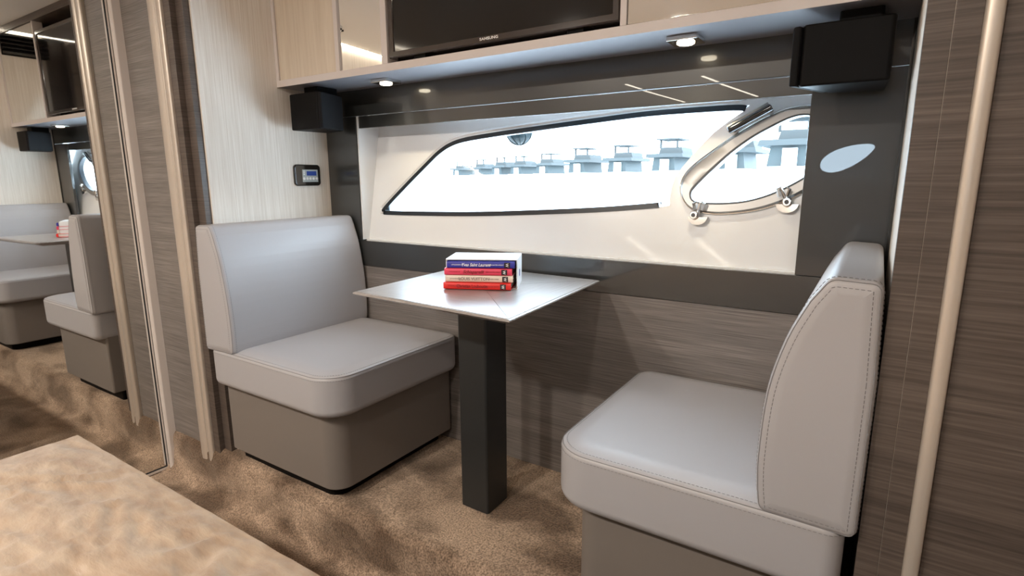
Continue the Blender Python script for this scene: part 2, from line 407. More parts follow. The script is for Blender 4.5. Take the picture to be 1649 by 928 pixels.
def plate_with_holes(name, outer_, holes, m, depth, o=0.0):
    cu = bpy.data.curves.new(name, 'CURVE'); cu.dimensions = '2D'; cu.fill_mode = 'BOTH'
    for pts in [outer_] + holes:
        sp = cu.splines.new('POLY'); sp.points.add(len(pts) - 1); sp.use_cyclic_u = True
        for i, p in enumerate(pts): sp.points[i].co = (p[0], p[1], 0, 1)
    ob = bpy.data.objects.new(name, cu); C.objects.link(ob); bpy.context.view_layer.update()
    me = bpy.data.meshes.new_from_object(ob.evaluated_get(bpy.context.evaluated_depsgraph_get())); bpy.data.objects.remove(ob)
    bm = bmesh.new(); bm.from_mesh(me); bmesh.ops.remove_doubles(bm, verts=bm.verts, dist=1e-6)
    fr = bmesh.ops.extrude_face_region(bm, geom=bm.faces[:]); nv = [v for v in fr['geom'] if isinstance(v, bmesh.types.BMVert)]
    ns = set(nv)
    for v in bm.verts:
        x, z = v.co.x, v.co.y; v.co = W(x, hy(z, o + (depth if v in ns else 0)), z)
    bmesh.ops.recalc_face_normals(bm, faces=bm.faces); bm.to_mesh(me); bm.free()
    me.materials.clear(); me.materials.append(M[m]); me.set_sharp_from_angle(angle=math.radians(35)); me.name = name
    ob = bpy.data.objects.new(name, me); C.objects.link(ob); return ob
win_s = [Vector(p) for p in win]
hl = struct(plate_with_holes('wall_hull', [(-1.60, OZ0 - .04), (XR + .06, OZ0 - .04), (XR + .06, .30), (-1.60, .30)], [win_s, port], 'gelcoat', .022))
# reveals: left cheek, sill and head closing the gap between glass cladding and hull
rv = MB()
rv.add([W(OX0, 1.0, OZ0), W(OX0, 1.0, OZ1 + .03), W(OX0, hy(OZ1 + .03), OZ1 + .03), W(OX0, hy(OZ0), OZ0), W(OX0 - .004, 1.0, OZ0), W(OX0 - .004, 1.0, OZ1 + .03), W(OX0 - .004, hy(OZ1 + .03), OZ1 + .03), W(OX0 - .004, hy(OZ0), OZ0)],
       [(0, 1, 2, 3), (4, 7, 6, 5), (0, 3, 7, 4), (1, 5, 6, 2), (0, 4, 5, 1), (3, 2, 6, 7)])
rv.build('reveal_cheek', 'gelcoat', hl)
rv = MB(); rv.box(OX0 - .004, OX1 + .1, 1.009, hy(OZ0) + .002, OZ0 - .012, OZ0); rv.build('reveal_sill', 'gelcoat', hl)
rv = MB(); rv.box(OX0 - .004, OX1 + .1, 1.013, hy(.16) + .002, .156, .166); rv.build('reveal_head', 'gelcoat', hl)
# raised rolled lip around the large window
def strip(mb, path, w0, w1, o0, o1, closed=False):
    """flat band following a path on the hull plane, between inward offsets w0 and w1, depth o0..o1"""
    n = len(path); A = []; B = []
    for i in range(n):
        a = Vector(path[i - 1 if (i or closed) else 0]); b = Vector(path[(i + 1) % n if closed else min(i + 1, n - 1)]); t = (b - a).normalized(); nn = Vector((t.y, -t.x)); p = Vector(path[i])
        A.append(p + nn * w0); B.append(p + nn * w1)
    rg = [[HP(a, o0), HP(b, o0), HP(b, o1), HP(a, o1)] for a, b in zip(A, B)]
    if closed: rg.append(rg[0]); mb.rings(rg, cap=False)
    else: mb.rings(rg)
    return mb
g_path = [hull(*p) for p in [(1062, 333.5), (1050, 335), (966, 341), (869, 345), (773, 347.5), (690, 347), (626, 345.5), (618.5, 344.5), (617.3, 342), (618, 334.5), (652, 297.5), (690, 258.5), (705, 244), (724, 231), (750, 222), (805, 212.5), (840, 207.5), (943, 193), (1047, 179.5), (1150, 171.5), (1190, 169.5), (1203, 171.2)]]
g_in = smooth(g_path, 4, closed=False)
w1 = struct(strip(MB(), g_in, -.001, .0092, -.0012, .016).build('window_1', 'gasket'))
g_lip = smooth([hull(*p) for p in [(617.3, 338), (618, 334.5), (652, 297.5), (690, 258.5), (705, 244), (724, 231), (750, 222), (805, 212.5), (840, 207.5), (943, 193), (1047, 179.5), (1150, 171.5), (1190, 169.5)]], 4, closed=False)
g_off = []
for i_, p in enumerate(g_lip):
    t_ = (Vector(g_lip[min(i_ + 1, len(g_lip) - 1)]) - Vector(g_lip[max(i_ - 1, 0)])).normalized(); g_off.append(Vector(p) - Vector((t_.y, -t_.x)) * .0072)
MB().tube([HP(p, .001) for p in g_off], .006, 8).build('moulded_lip', 'gelcoat', hl)
pm = MB(); pm.rings([[HP(p, .014) for p in win_s], [HP(p, .017) for p in win_s]]); pm.build('pane', 'pane', w1)
# porthole: steel frame ring, gasket, pane, two wing clamps and the stay
w2m = MB()
n_ = len(port); ro = [ringo[int(i * len(ringo) / n_)] for i in range(n_)]
def nearest(p, L): return min(L, key=lambda q_: (q_ - p).length)
def along(p, nrm):
    best = None
    for a_, b_ in zip(ringo, ringo[1:] + ringo[:1]):
        e_ = b_ - a_; den = nrm.x * e_.y - nrm.y * e_.x
        if abs(den) < 1e-9: continue
        w = a_ - p; t = (w.x * e_.y - w.y * e_.x) / den; s_ = (w.x * nrm.y - w.y * nrm.x) / den
        if t > 0 and -1e-6 <= s_ <= 1 + 1e-6 and (best is None or t < best): best = t
    return p + nrm * (best if best and best < .05 else .02)
ro = []
for i, p in enumerate(port):
    t = (port[(i + 2) % n_] - port[i - 2]).normalized(); nn_ = Vector((t.y, -t.x)); ce_ = Vector((sum(a.x for a in port) / n_, sum(a.y for a in port) / n_))
    if nn_.dot(p - ce_) < 0: nn_ = -nn_
    ro.append(along(p, nn_))
ro = [(ro[i - 1] + ro[i] * 2 + ro[(i + 1) % n_]) / 4 for i in range(n_)]
lerp = lambda a, b, t: a + (b - a) * t
w2m.rings([[HP(p, .004) for p in port], [HP(p, -.008) for p in port], [HP(lerp(p, q_, .15), -.011) for p, q_ in zip(port, ro)], [HP(lerp(p, q_, .8), -.011) for p, q_ in zip(port, ro)],
           [HP(q_, -.007) for q_ in ro], [HP(lerp(p, q_, 1.02), .001) for p, q_ in zip(port, ro)]], cap=False)
w2 = struct(w2m.build('window_2', 'steel_frame'))
MB().tube([HP(q_, -.004) for q_ in ro], .0035, 6, closed=True).build('frame_bead', 'chrome', w2)
strip(MB(), list(reversed(port)) if False else port, -.0006, .0048, -.0105, .006, closed=True).build('gasket', 'gasket', w2)
pm = MB(); pm.rings([[HP(p, .004) for p in port], [HP(p, .007) for p in port]]); pm.build('pane', 'pane', w2)
def clamp(px, py, tx, ty, side):
    """wing clamp: lug plate on the hull, pivot boss, swung bolt with a wing"""
    p = Vector(hull(px, py, -.01)); t = Vector(hull(tx, ty, -.02)); o = .018
    root = MB()
    cpts = [(p.x + .017 * math.cos(a), p.y - .004 + .014 * math.sin(a)) for a in [math.pi + math.pi * k / 10 for k in range(11)]]
    root.rings([[HP(c, -.012) for c in cpts], [HP(c, .001) for c in cpts]])
    cl = root.build('clamp', 'chrome', w2)
    b = MB(); rr = []
    for oo, ra in ((-.002, .0075), (-.017, .0075), (-.019, .006)): rr.append([HP((p.x + side * .006 + ra * math.cos(a), p.y + ra * math.sin(a)), oo) for a in [2 * math.pi * k / 16 for k in range(16)]])
    b.rings(rr); b.build('pivot_boss', 'chrome', cl)
    b = MB(); rr = []
    for oo, ra in ((-.018, .0035), (-.0205, .0035)): rr.append([HP((p.x + side * .006 + ra * math.cos(a), p.y + ra * math.sin(a)), oo) for a in [2 * math.pi * k / 12 for k in range(12)]])
    b.rings(rr); b.build('pivot_pin', 'gasket', cl)
    b = MB(); b.tube([HP((p.x, p.y), -.012), HP((lerp(p, t, .5).x, lerp(p, t, .5).y), -.018), HP((t.x, t.y), -.02)], [.0055, .0045, .0035], 8)
    m_ = lerp(p, t, .55)
    b.tube([HP((m_.x - .006, m_.y - .004), -.02), HP((m_.x - .009, m_.y + .008), -.022), HP((m_.x - .004, m_.y + .012), -.022)], [.004, .005, .002], 6)
    b.tube([HP((m_.x + .006, m_.y - .004), -.02), HP((m_.x + .009, m_.y + .008), -.022), HP((m_.x + .004, m_.y + .012), -.022)], [.004, .005, .002], 6)
    b.build('wing_bolt', 'chrome', cl)
clamp(1124, 346, 1128, 326, -1)
clamp(1268, 325, 1257, 303, 0)
a = Vector(hull(1172, 211, -.03)); b_ = Vector(hull(1243, 172, -.03))
st = MB(); st.tube([HP(a, -.03), HP(lerp(a, b_, .02), -.03), HP(lerp(a, b_, .98), -.03), HP(b_, -.03)], [.006, .0098, .0098, .007], 14); hs = st.build('stay', 'black_gloss', w2)
st = MB(); st.tube([HP(lerp(a, b_, .03) + Vector((-.004, .006)), -.024), HP(lerp(a, b_, .97) + Vector((-.004, .006)), -.024)], .007, 10); st.build('stay_rail', 'steel_frame', hs)
st = MB()
for t in (.08, .92):
    c = lerp(a, b_, t); st.tube([HP(c, -.028), HP(c, 0.0)], .006, 8)
st.build('stay_bracket', 'steel_frame', hs)

# outside skin so light only comes through the windows
ow = MB()
ow.box(-2.02, -1.56, 1.02, 1.05, FL, .66); ow.box(XR + .06, XE, 1.02, 1.05, FL, .66)
ow.box(-1.56, XR + .06, 1.021, 1.05, FL, OZ0 - .03)
ow.box(-1.56, XR + .06, 1.11, 1.14, .26, .66)
struct(ow.build('wall_outer_skin', 'hull_outer'))

# ================================================================== LEFT WARDROBE AND MIRROR DOOR
YF = .630
dr = thing('tmp', '', '', (XM, YF, FL)); dr.name = 'door_1'; del dr['label']; del dr['category']; struct(dr)
YM0 = .30
mb = MB(); mb.box(XM - .006, XM, YM0, .6275, FL + .010, ZC - .004); mb.build('mirror_pane', 'mirror', dr)
mb = MB(); mb.box(XM - .001, XM + .0012, .6275, .6300, FL + .012, ZC - .004); mb.box(XM - .001, XM + .0012, YM0, .6300, FL + .009, FL + .012); mb.build('black_seal', 'gasket', dr)
mb = MB(); mb.box(XM - .006, XM + .002, .6301, .6335, FL + .003, ZC - .004); mb.box(XM - .006, XM + .002, YM0, .6335, FL + .003, FL + .009); mb.build('door_frame', 'satin_white', dr)
mb = MB(); mb.box(XM - .03, XM - .007, YM0, .668, FL, ZC); mb.build('door_leaf', 'veneer', dr)
box_struct('wall_mirror_return', 'wallcover', -1.93, XM - .03, YM0, YM0 + .03, FL, ZC)

lw = thing('wardrobe', 'grey-brown veneer wardrobe with vertical grip profiles between mirror door and left seat', 'wardrobe', (-1.36, .66, FL))
mb = MB(); cushion(mb, [(XM + .0022, .6345), (-1.484, .6300), (-1.4785, .6345), (-1.4785, .6545), (XM + .0022, .6545)], [.001, .004, .004, .002, .001], FL + .002, ZC - .002, .002, .002, XY, n=5, k=3); mb.build('stile', 'satin_white', lw)['label'] = 'satin champagne-white upright post'
mb = MB(); rbox(mb, XM + .003, -1.343, .652, .660, -.664, ZC - .002, e=.001, rad=.001); mb.build('door', 'veneer', lw)
def grip(x0, x1, y, z0, parent, flip=1):
    w_ = x1 - x0; prof = []
    for k in range(9): a_ = math.pi * k / 8; prof.append((x0 + w_ * .27 - w_ * .27 * math.cos(a_), y - .007 * math.sin(a_) ** .8 - (.003 if k == 8 else 0)))
    prof.append((x0 + w_ * .58, y - .003))
    for k in range(9): a_ = math.pi * k / 8; prof.append((x0 + w_ * .81 - w_ * .19 * math.cos(a_), y - .005 * math.sin(a_) ** .8))
    prof += [(x1, y + .012), (x0, y + .012)]
    mb = MB(); mb.rings([[W(px, py, z0) for px, py in prof], [W(px, py, ZC - .002) for px, py in prof]]); return mb.build('grip_profile', 'champagne', parent, sharp=50)
grip(-1.342, -1.290, .6475, -.674, lw)
mb = MB(); rbox(mb, -1.2895, -1.265, .650, .667, -.660, ZC - .002, e=.0008, rad=.0008); mb.build('side_post', 'veneer_dark', lw)
mb = MB(); mb.box(-1.262, -1.2455, .6675, .6685, -.65, ZC - .002); mb.build('shadow_gap', 'black_matte', lw)
mb = MB(); rbox(mb, -1.2645, -1.2365, .662, .676, -.640, ZC - .002, e=.0008, rad=.0008); mb.build('side_post', 'veneer_dark', lw)
mb = MB(); mb.box(-1.53, -1.266, .6685, .72, -.66, ZC - .002); mb.build('carcass', 'veneer', lw)

# ================================================================== RIGHT WARDROBE
rw = thing('wardrobe', 'dark brown veneer wardrobe with pale upright profile at the right edge beside right seat', 'wardrobe', (.4, .66, FL))
mb = MB(); rbox(mb, .0178, .0375, YF, YF + .014, FL, ZC - .002, e=.0004, rad=.0004); mb.build('door', 'veneer_dark', rw)
mb = MB(); rbox(mb, .0378, .0572, YF - .001, YF + .013, FL, ZC - .002, e=.0004, rad=.0004); mb.build('door', 'veneer_dark', rw)
mb = MB(); mb.box(.0374, .0379, YF + .0005, YF + .013, FL, ZC - .002); mb.build('edge_strip', 'champagne', rw)
prof = [(.0572, YF + .005)] + [(.0640 - .0068 * math.cos(math.pi * k / 10), YF - .001 - .006 * math.sin(math.pi * k / 10) ** .6) for k in range(11)] + [(.0708, YF + .005)]
mb = MB(); mb.rings([[W(px, py, FL + .004) for px, py in prof], [W(px, py, ZC - .002) for px, py in prof]]); mb.build('grip_profile', 'champagne', rw, sharp=50)
mb = MB(); rbox(mb, .0712, .45, YF + .002, YF + .014, FL, ZC - .002, e=.0006, rad=.0006); mb.build('door', 'veneer_dark', rw)
mb = MB(); rbox(mb, .4515, .9, YF + .002, YF + .014, FL, ZC - .002, e=.0006, rad=.0006); mb.build('door', 'veneer_dark', rw)
mb = MB(); rbox(mb, .9015, XE, YF + .002, YF + .014, FL, ZC - .002, e=.0006, rad=.0006); mb.build('door', 'veneer_dark', rw)
mb = MB(); mb.box(XR + .032, XE, YF + .016, .72, FL, ZC - .002); mb.build('carcass', 'veneer_dark', rw)

# ================================================================== OVERHEAD CABINET, TV
YC = .863; ZB = .2145
cb = thing('overhead_cabinet', 'pale overhead cabinet with wooden and mirrored doors above the window', 'cabinet', (-.6, .93, ZB))
mb = MB(); mb.box(XL + .0005, XR - .0005, YC, .9975, ZB, ZB + .0148)
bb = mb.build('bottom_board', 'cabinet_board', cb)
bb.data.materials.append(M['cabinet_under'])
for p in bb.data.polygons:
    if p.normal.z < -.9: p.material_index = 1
mb = MB(); mb.box(XL + .0005, XL + .011, YC, .9975, ZB + .015, ZC - .006); mb.build('side_panel', 'cabinet_board', cb)
mb = MB(); rbox(mb, XL + .0115, -1.019, YC + .003, YC + .013, ZB + .0155, ZC - .025, e=.0006, rad=.0006); mb.build('door', 'pale_wood', cb)
mb = MB(); mb.box(-1.018, -1.006, YC - .0005, YC + .02, ZB + .015, ZC - .006); mb.build('divider', 'cabinet_board', cb)
# mirror door, standing slightly ajar
mb = MB(); a_ = math.radians(-4.5); L_ = .126
p0 = Vector((-1.0055, YC + .004)); dv = Vector((math.cos(a_), -math.sin(a_)))
def ajar(t, d): q_ = p0 + dv * t; return (q_.x - (-dv.y) * 0 , q_.y + d)
vs = []
for z in (ZB + .0155, ZC - .025):
    for t, d in ((0, 0), (L_, 0), (L_, .008), (0, .008)): x_, y_ = ajar(t, d); vs.append(W(x_, y_, z))
mb.add(vs, [(0, 1, 2, 3), (4, 7, 6, 5), (0, 4, 5, 1), (1, 5, 6, 2), (2, 6, 7, 3), (3, 7, 4, 0)]); mb.build('mirror_door', 'mirror', cb)
mb = MB(); mb.box(-.878, -.862, YC - .0005, YC + .03, ZB + .015, ZC - .006); mb.build('divider', 'cabinet_board', cb)
mb = MB(); mb.box(-.3625, -.3525, YC - .0005, YC + .03, ZB + .015, ZC - .006); mb.build('divider', 'cabinet_board', cb)
mb = MB(); rbox(mb, -.351, XR - .012, YC + .002, YC + .012, ZB + .0155, ZC - .025, e=.0005, rad=.0005); mb.build('mirror_door', 'mirror', cb)
mb = MB(); mb.box(XR - .0115, XR - .0005, YC, .9975, ZB + .015, ZC - .006); mb.build('side_panel', 'cabinet_board', cb)
mb = MB(); mb.box(XL + .0005, XR - .0005, YC - .002, .9975, ZC - .0245, ZC - .0005); mb.build('top_rail', 'veneer_dark', cb)
mb = MB(); mb.box(-.8615, -.363, .95, .9975, ZB + .015, ZC - .025); mb.build('back_panel', 'black_matte', cb)
tv = thing('television', 'black flat screen television set in the overhead cabinet', 'television', (-.612, .885, ZB + .015))
z0, z1 = ZB + .0235, ZB + .318
mb = MB(); xo, xi = (-.8595, -.3645), (-.846, -.377); fz = (z0, z1); iz = (z0 + .0125, z1 - .012)
def rect(x0, x1, z0_, z1_, y): return [W(x0, y, z0_), W(x1, y, z0_), W(x1, y, z1_), W(x0, y, z1_)]
mb.rings([rect(*xo, *fz, .892), rect(*xo, *fz, .8665), rect(xo[0] + .002, xo[1] - .002, fz[0] + .002, fz[1] - .002, .8645), rect(xi[0] - .001, xi[1] + .001, iz[0] - .001, iz[1] + .001, .8650), rect(*xi, *iz, .8675)], cap=False)
mb.build('bezel', 'tv_bezel', tv)
mb = MB(); mb.box(xi[0], xi[1], .8674, .8690, *iz); mb.build('screen', 'tv_screen', tv)
mb = MB(); mb.box(xo[0], xo[1], .892, .9, *fz); mb.box(-.75, -.48, .9, .949, z0 + .08, z1 - .06); mb.build('back_cover', 'black_matte', tv)
text('brand_lettering', 'SAMSUNG', 'ink_white', tv, W(-.612, .8644, z0 + .0068), (1, 0, 0), (0, 0, 1), .0105, ext=.0004, sx=1.35)
for xf in (-.80, -.46): mb = MB(); mb.box(xf, xf + .03, .873, .915, ZB + .015, z0 + .002); mb.build('foot', 'black_matte', tv)

def downlight(x, y, label):
    t = thing('downlight', label, 'downlight', (x, y, ZB), 'square chrome downlights under the cabinet')
    mb = MB(); rbox(mb, x - .024, x + .024, y - .024, y + .024, ZB - .0075, ZB - .0003, e=.001, rad=.002); mb.build('housing', 'chrome', t)
    mb = MB(); rg = []
    for z, ra in ((ZB - .0070, .0135), (ZB - .0092, .0135), (ZB - .0105, .0115)): rg.append([W(x + ra * math.cos(k * math.pi / 12), y + ra * math.sin(k * math.pi / 12), z) for k in range(24)])
    mb.rings(rg); mb.build('lens', 'lens', t)
    ld = bpy.data.lights.new('downlight_beam', 'SPOT'); ld.energy = SPOT_W * 12; ld.spot_size = 2.2; ld.spot_blend = .8; ld.color = (1, .82, .55); ld.shadow_soft_size = .015
    lo_ = bpy.data.objects.new('downlight_beam', ld); C.objects.link(lo_); lo_.parent = t; lo_.location = (0, 0, -.02)
downlight(-.942, .935, 'square chrome downlight under cabinet above left side of window')
downlight(-.279, .928, 'square chrome downlight under cabinet beside right loudspeaker')

# ================================================================== LOUDSPEAKERS (wedge shaped, tucked into the corners)
def speaker(sgn, xc, label, z0, z1):
    """sgn=+1: left corner, grille facing +x ; -1: right corner"""
    t = thing('loudspeaker', label, 'loudspeaker', (xc, .9, z0), 'corner loudspeakers')
    def P(a, b): return (xc + sgn * a, b)
    prof = [P(0, .868), P(.106, .868), P(.074, .958), P(.006, .975)]
    if sgn < 0: prof = prof[::-1]
    mb = MB(); cushion(mb, prof, .006, z0, z1, .003, .003, XY, n=4, k=3)
    mb.build('body', 'black_matte', t)
    g0, g1 = Vector(P(.1065, .866)), Vector(P(.0755, .955)); nn = Vector((g1 - g0)).normalized(); out = Vector((nn.y, -nn.x)) * (1 if sgn > 0 else -1)
    q_ = [g0, g0 + out * .010, g1 + out * .008, g1]
    if sgn < 0: q_ = q_[::-1]
    mb = MB(); cushion(mb, [tuple(a) for a in q_], .003, z0 + .001, z1 - .001, .003, .003, XY, n=4, k=3); mb.build('grille', 'black_cloth', t)
    mb = MB(); x0, x1 = sorted((xc + sgn * .015, xc + sgn * .065)); rbox(mb, x0, x1, .90, .96, z1 - .001, ZB - .0002, e=.001, rad=.004); mb.build('bracket', 'black_matte', t)
speaker(1, -1.198, 'small black wedge loudspeaker in left corner above the control panel', .114, .196)
speaker(-1, -.0035, 'large black loudspeaker under cabinet in the right corner above right seat', .118, .196)

# ================================================================== CONTROL PANEL
cp = thing('control_panel', 'black control panel with blue display and five round buttons on left wall', 'control panel', (XL, .928, -.017))
mb = MB(); cushion(mb, [(.889, -.017), (.967, -.017), (.967, .036), (.889, .036)], .009, XL, XL + .006, .0005, .003, YZ); mb.build('plate', 'black_gloss', cp)
mb = MB(); cushion(mb, [(.911, -.0075), (.957, -.0075), (.957, .0235), (.911, .0235)], .001, XL + .0055, XL + .0072, .0002, .0004, YZ); pp = mb.build('face_plate', 'grey_panel', cp)
mb = MB(); mb.box(XL + .007, XL + .0078, .923, .952, .0085, .0195); mb.build('display', 'blue_display', cp)
for k in range(5):
    mb = MB(); yy = .9145 + k * .0095; mb.rings([[W(XL + xx, yy + ra * math.cos(j * math.pi / 6), .001 + ra * math.sin(j * math.pi / 6)) for j in range(12)] for xx, ra in ((.007, .0034), (.0084, .0034), (.009, .0026))]); mb.build('button', 'plastic_white', cp)
mb = MB()
for k in range(3): mb.box(XL + .007, XL + .0076, .9135, .9175, .0105 + k * .004, .0125 + k * .004)
mb.build('indicator', 'ink_white', cp)

# ================================================================== SEATS
def seat(sgn, xw, label):
    """sgn=+1 faces +x with its back to the left wall; xw = wall x"""
    t = thing('bench_seat', label, 'seat', (xw + sgn * .2, .82, -.639), 'leather seats at the table')
    X = lambda a: xw + sgn * a
    def poly(pts, amap=None):
        q_ = [(X(a), b) for a, b in pts]
        return q_ if sgn > 0 else q_[::-1]
    rr = lambda L: L if sgn > 0 else L[::-1]
    D = .43 if sgn > 0 else .369
    b0 = .025 if sgn > 0 else .006
    # plinth, base
    mb = MB(); cushion(mb, poly([(.04, .668), (D - .06, .668), (D - .06, .985), (.04, .985)]), rr([.004, .03, .01, .004]), -.641, -.606, .001, .001, XY); mb.build('plinth', 'black_matte', t)
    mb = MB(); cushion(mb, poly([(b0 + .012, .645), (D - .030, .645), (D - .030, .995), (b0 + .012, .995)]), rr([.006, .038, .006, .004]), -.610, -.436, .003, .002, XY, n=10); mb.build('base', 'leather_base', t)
    # seat cushion
    sp = poly([(b0 + .008, .618), (D, .618), (D + .002, .995), (b0 + .008, .995)]); sr = rr([.02, .060, .028, .01])
    z0, z1 = -.447, -.362
    mb = MB(); cushion(mb, sp, sr, z0, z1, .016, .009, XY, crown0=.001, crown1=.0045, n=10, k=6); cu = mb.build('seat_cushion', 'leather', t)
    pts = [W(p.x, p.y, z1 - .0025) for p in rpoly(sp, sr, .0018, 10)]
    mb = MB(); seam(mb, pts + [pts[0]]); mb.build('seam', 'thread', cu)
    mb = MB(); pts = [W(p.x, p.y, z1 - .0085) for p in rpoly(sp, sr, -.0004, 10)]; stitches(mb, pts + [pts[0]])
    pts = [W(p.x, p.y, z1 + .0004) for p in rpoly(sp, sr, .008, 10)]; stitches(mb, pts + [pts[0]]); mb.build('stitching', 'thread', cu)
    # backrest: side outline in x-z, pulled along y
    if sgn > 0: fr = [(.1265, -.345), (.1272, -.305), (.1232, -.240), (.1105, -.165), (.0945, -.115)]; top = (.084, -.0925); tb = (.029, -.0945); bk_ = (.0215, -.2); bt = (.020, -.368); bf = (.1245, -.3655)
    else: fr = [(.1025, -.340), (.1045, -.300), (.1005, -.225), (.0868, -.165), (.0690, -.122)]; top = (.0525, -.0965); tb = (.0072, -.0985); bk_ = (.0036, -.2); bt = (.0045, -.368); bf = (.099, -.3655)
    cv = [tuple(p) for p in smooth(fr, 4, closed=False)]
    bp = poly([bt, bf] + cv + [top, tb, bk_]); br = rr([.009, .010] + [.0006] * len(cv) + [.014, .010, .01])
    y0, y1 = .617, .9945
    mb = MB(); cushion(mb, bp, br, y0, y1, .008, .008, XZ, crown0=.0015, crown1=.0005, n=4, k=6); bc = mb.build('backrest', 'leather', t)
    pts = [W(p.x, y0 + .0022, p.y) for p in rpoly(bp, br, .0022, 4)]
    mb = MB(); seam(mb, pts + [pts[0]]); mb.build('seam', 'thread', bc)
    mb = MB(); pts = [W(p.x, y0 - .0004, p.y) for p in rpoly(bp, br, .0085, 4)]; stitches(mb, pts + [pts[0]])
    pts = [W(p.x, y0 + .0095, p.y) for p in rpoly(bp, br, -.0003, 4)]; stitches(mb, pts + [pts[0]]); mb.build('stitching', 'thread', bc)
    return t
seat(1, XL, 'light grey leather bench seat against left wall under control panel')
seat(-1, XR, 'light grey leather bench seat in right foreground backing the dark veneer')

# ================================================================== TABLE
tb = thing('table', 'square grey veneer table with knife edge top on dark square pedestal', 'table', (-.598, .82, -.639))
TZ = -.195
c1, c2, c3, c4 = Vector((-.758, .648)), Vector((-.416, .629)), Vector((-.437, .978)), Vector((-.775, .992))
cc = (c1 + c2 + c3 + c4) / 4
def inset(p, d): return p + (cc - p).normalized() * d * 1.414
mb = MB(); cs = [c1, c2, c3, c4]
mb.rings([[W(*inset(p, .002), TZ) for p in cs], [W(*p, TZ - .0012) for p in cs], [W(*p, TZ - .0035) for p in cs], [W(*inset(p, .030), TZ - .0155) for p in cs]])
tt = mb.build('table_top', 'veneer_table', tb, sharp=12)
for i, (a, b) in enumerate(((0, 1), (1, 2), (2, 3), (3, 0))):
    mb = MB(); A, B = inset(cs[a], .0035), inset(cs[b], .0035); n1 = lerp(A, cc, .002); 
    mid = cc; e_ = .0003
    tri = [A + (mid - A) * .002 + (B - A) * .002, B + (mid - B) * .002 + (A - B) * .002, mid + ((A + B) / 2 - mid) * .003]
    mb.rings([[W(*p, TZ - .0004) for p in tri], [W(*p, TZ + .0006) for p in tri]]); mb.build('veneer_leaf', 'veneer_table' if i % 2 == 0 else 'veneer_table_cross', tt)
mb = MB(); cushion(mb, [(-.637, .786), (-.572, .786), (-.572, .856), (-.637, .856)], .005, -.643, TZ - .014, .001, .001, XY); mb.build('pedestal', 'leg_metal', tb)
mb = MB(); rbox(mb, -.66, -.55, .765, .877, TZ - .019, TZ - .0145, e=.001, rad=.004); mb.build('mounting_plate', 'leg_metal', tb)

# ================================================================== BOOKS
def book_frame(ox, oy, ang):
    a_ = math.radians(ang); ex = Vector((math.cos(a_), math.sin(a_))); ey = Vector((-ex.y, ex.x)); o = Vector((ox, oy))
    return lambda p, q_: o + ex * p + ey * q_, ex, ey
BT = TZ + .0006
BW, BD, BH = .121, .085, .0118      # spine length, depth, thickness
books = [('book_red', 'ink_darkred', 'Christian Louboutin', 'red clothbound book at the bottom of the stack on the table', -.6345, .7480, 24.5),
         ('book_cream', 'ink_grey', 'LOUIS VUITTON', 'cream book in stack between the red and the pink book', -.6335, .7525, 26.0),
         ('book_pink', 'ink_darkred', 'Schiaparelli', 'pink book in stack under the blue book', -.6350, .7520, 26.2),
         ('book_blue', 'ink_white', 'Yves Saint Laurent', 'blue book at the top of the stack inside white slipcase', -.6310, .7545, 27.5)]
for i, (m, ink, ttl, lab, ox, oy, ang) in enumerate(books):
    F_, ex, ey = book_frame(ox, oy, ang); z0 = BT + .0012 + i * .0124; z1 = z0 + BH
    t = thing('book', lab, 'book', (*F_(BW / 2, BD / 2), z0), 'stack of small fashion books')
    mb = MB(); pl = [F_(0, 0), F_(BW, 0), F_(BW, .004), F_(0, .004)]
    # spine: gently rounded board
    rg = []
    for k in range(9):
        a_ = math.pi * k / 8; z = (z0 + z1) / 2 - (z1 - z0) / 2 * math.cos(a_); d = -.0022 * math.sin(a_)
        rg.append([W(*F_(0, d), z), W(*F_(BW, d), z), W(*F_(BW, .004), z), W(*F_(0, .004), z)])
    mb.rings(rg); sp = mb.build('spine', m, t, sharp=50)
    for zz in ((z0, z0 + .0011), (z1 - .0011, z1)):
        mb = MB(); pl = [F_(0, .0042), F_(BW, .0042), F_(BW, BD), F_(0, BD)]; mb.rings([[W(*p, zz[0]) for p in pl], [W(*p, zz[1]) for p in pl]]); mb.build('cover_board', m, t)
    mb = MB(); pl = [F_(.002, .0045), F_(BW - .002, .0045), F_(BW - .002, BD - .002), F_(.002, BD - .002)]; mb.rings([[W(*p, z0 + .0012) for p in pl], [W(*p, z1 - .0012) for p in pl]]); mb.build('page_block', 'paper', t)
    zc = (z0 + z1) / 2; dn = -.0026
    xd = (ex.x, ex.y, 0); up = (0, 0, 1)
    text('title_lettering', ttl, ink, t, W(*F_(.052, dn), zc), xd, up, .0125 if i != 1 else .0115, shear=.35 if i in (2, 3) else 0, ext=.0002, sx=.88 if i in (0, 3) else 1.05)
    text('series_lettering', 'LITTLE BOOK OF', ink, t, W(*F_(.0185, dn + .0003), zc), xd, up, .0042, ext=.00015)
    text('author_lettering', {0: 'DARLA-JANE GILROY', 1: 'KAREN HOMER', 2: 'EMMA BAXTER-WRIGHT', 3: 'EMMA BAXTER-WRIGHT'}[i], ink, t, W(*F_(.088, dn + .0003), zc), xd, up, .0040, ext=.00015)
    mb = MB(); pl = [F_(.1025, -.0026), F_(.1125, -.0026), F_(.1125, -.001), F_(.1025, -.001)]; mb.rings([[W(*p, z0 + .0014) for p in pl], [W(*p, z1 - .0014) for p in pl]]); mb.build('publisher_patch', 'ink_black', t)
    text('publisher_mark', 'W', 'ink_white', t, W(*F_(.1073, -.0030), zc), (0, 0, -1), xd, .011, ext=.0002, sx=.9)
F_, ex, ey = book_frame(-.6325, .7560, 27.0); hS = .0518; SW, SD = .1255, .089
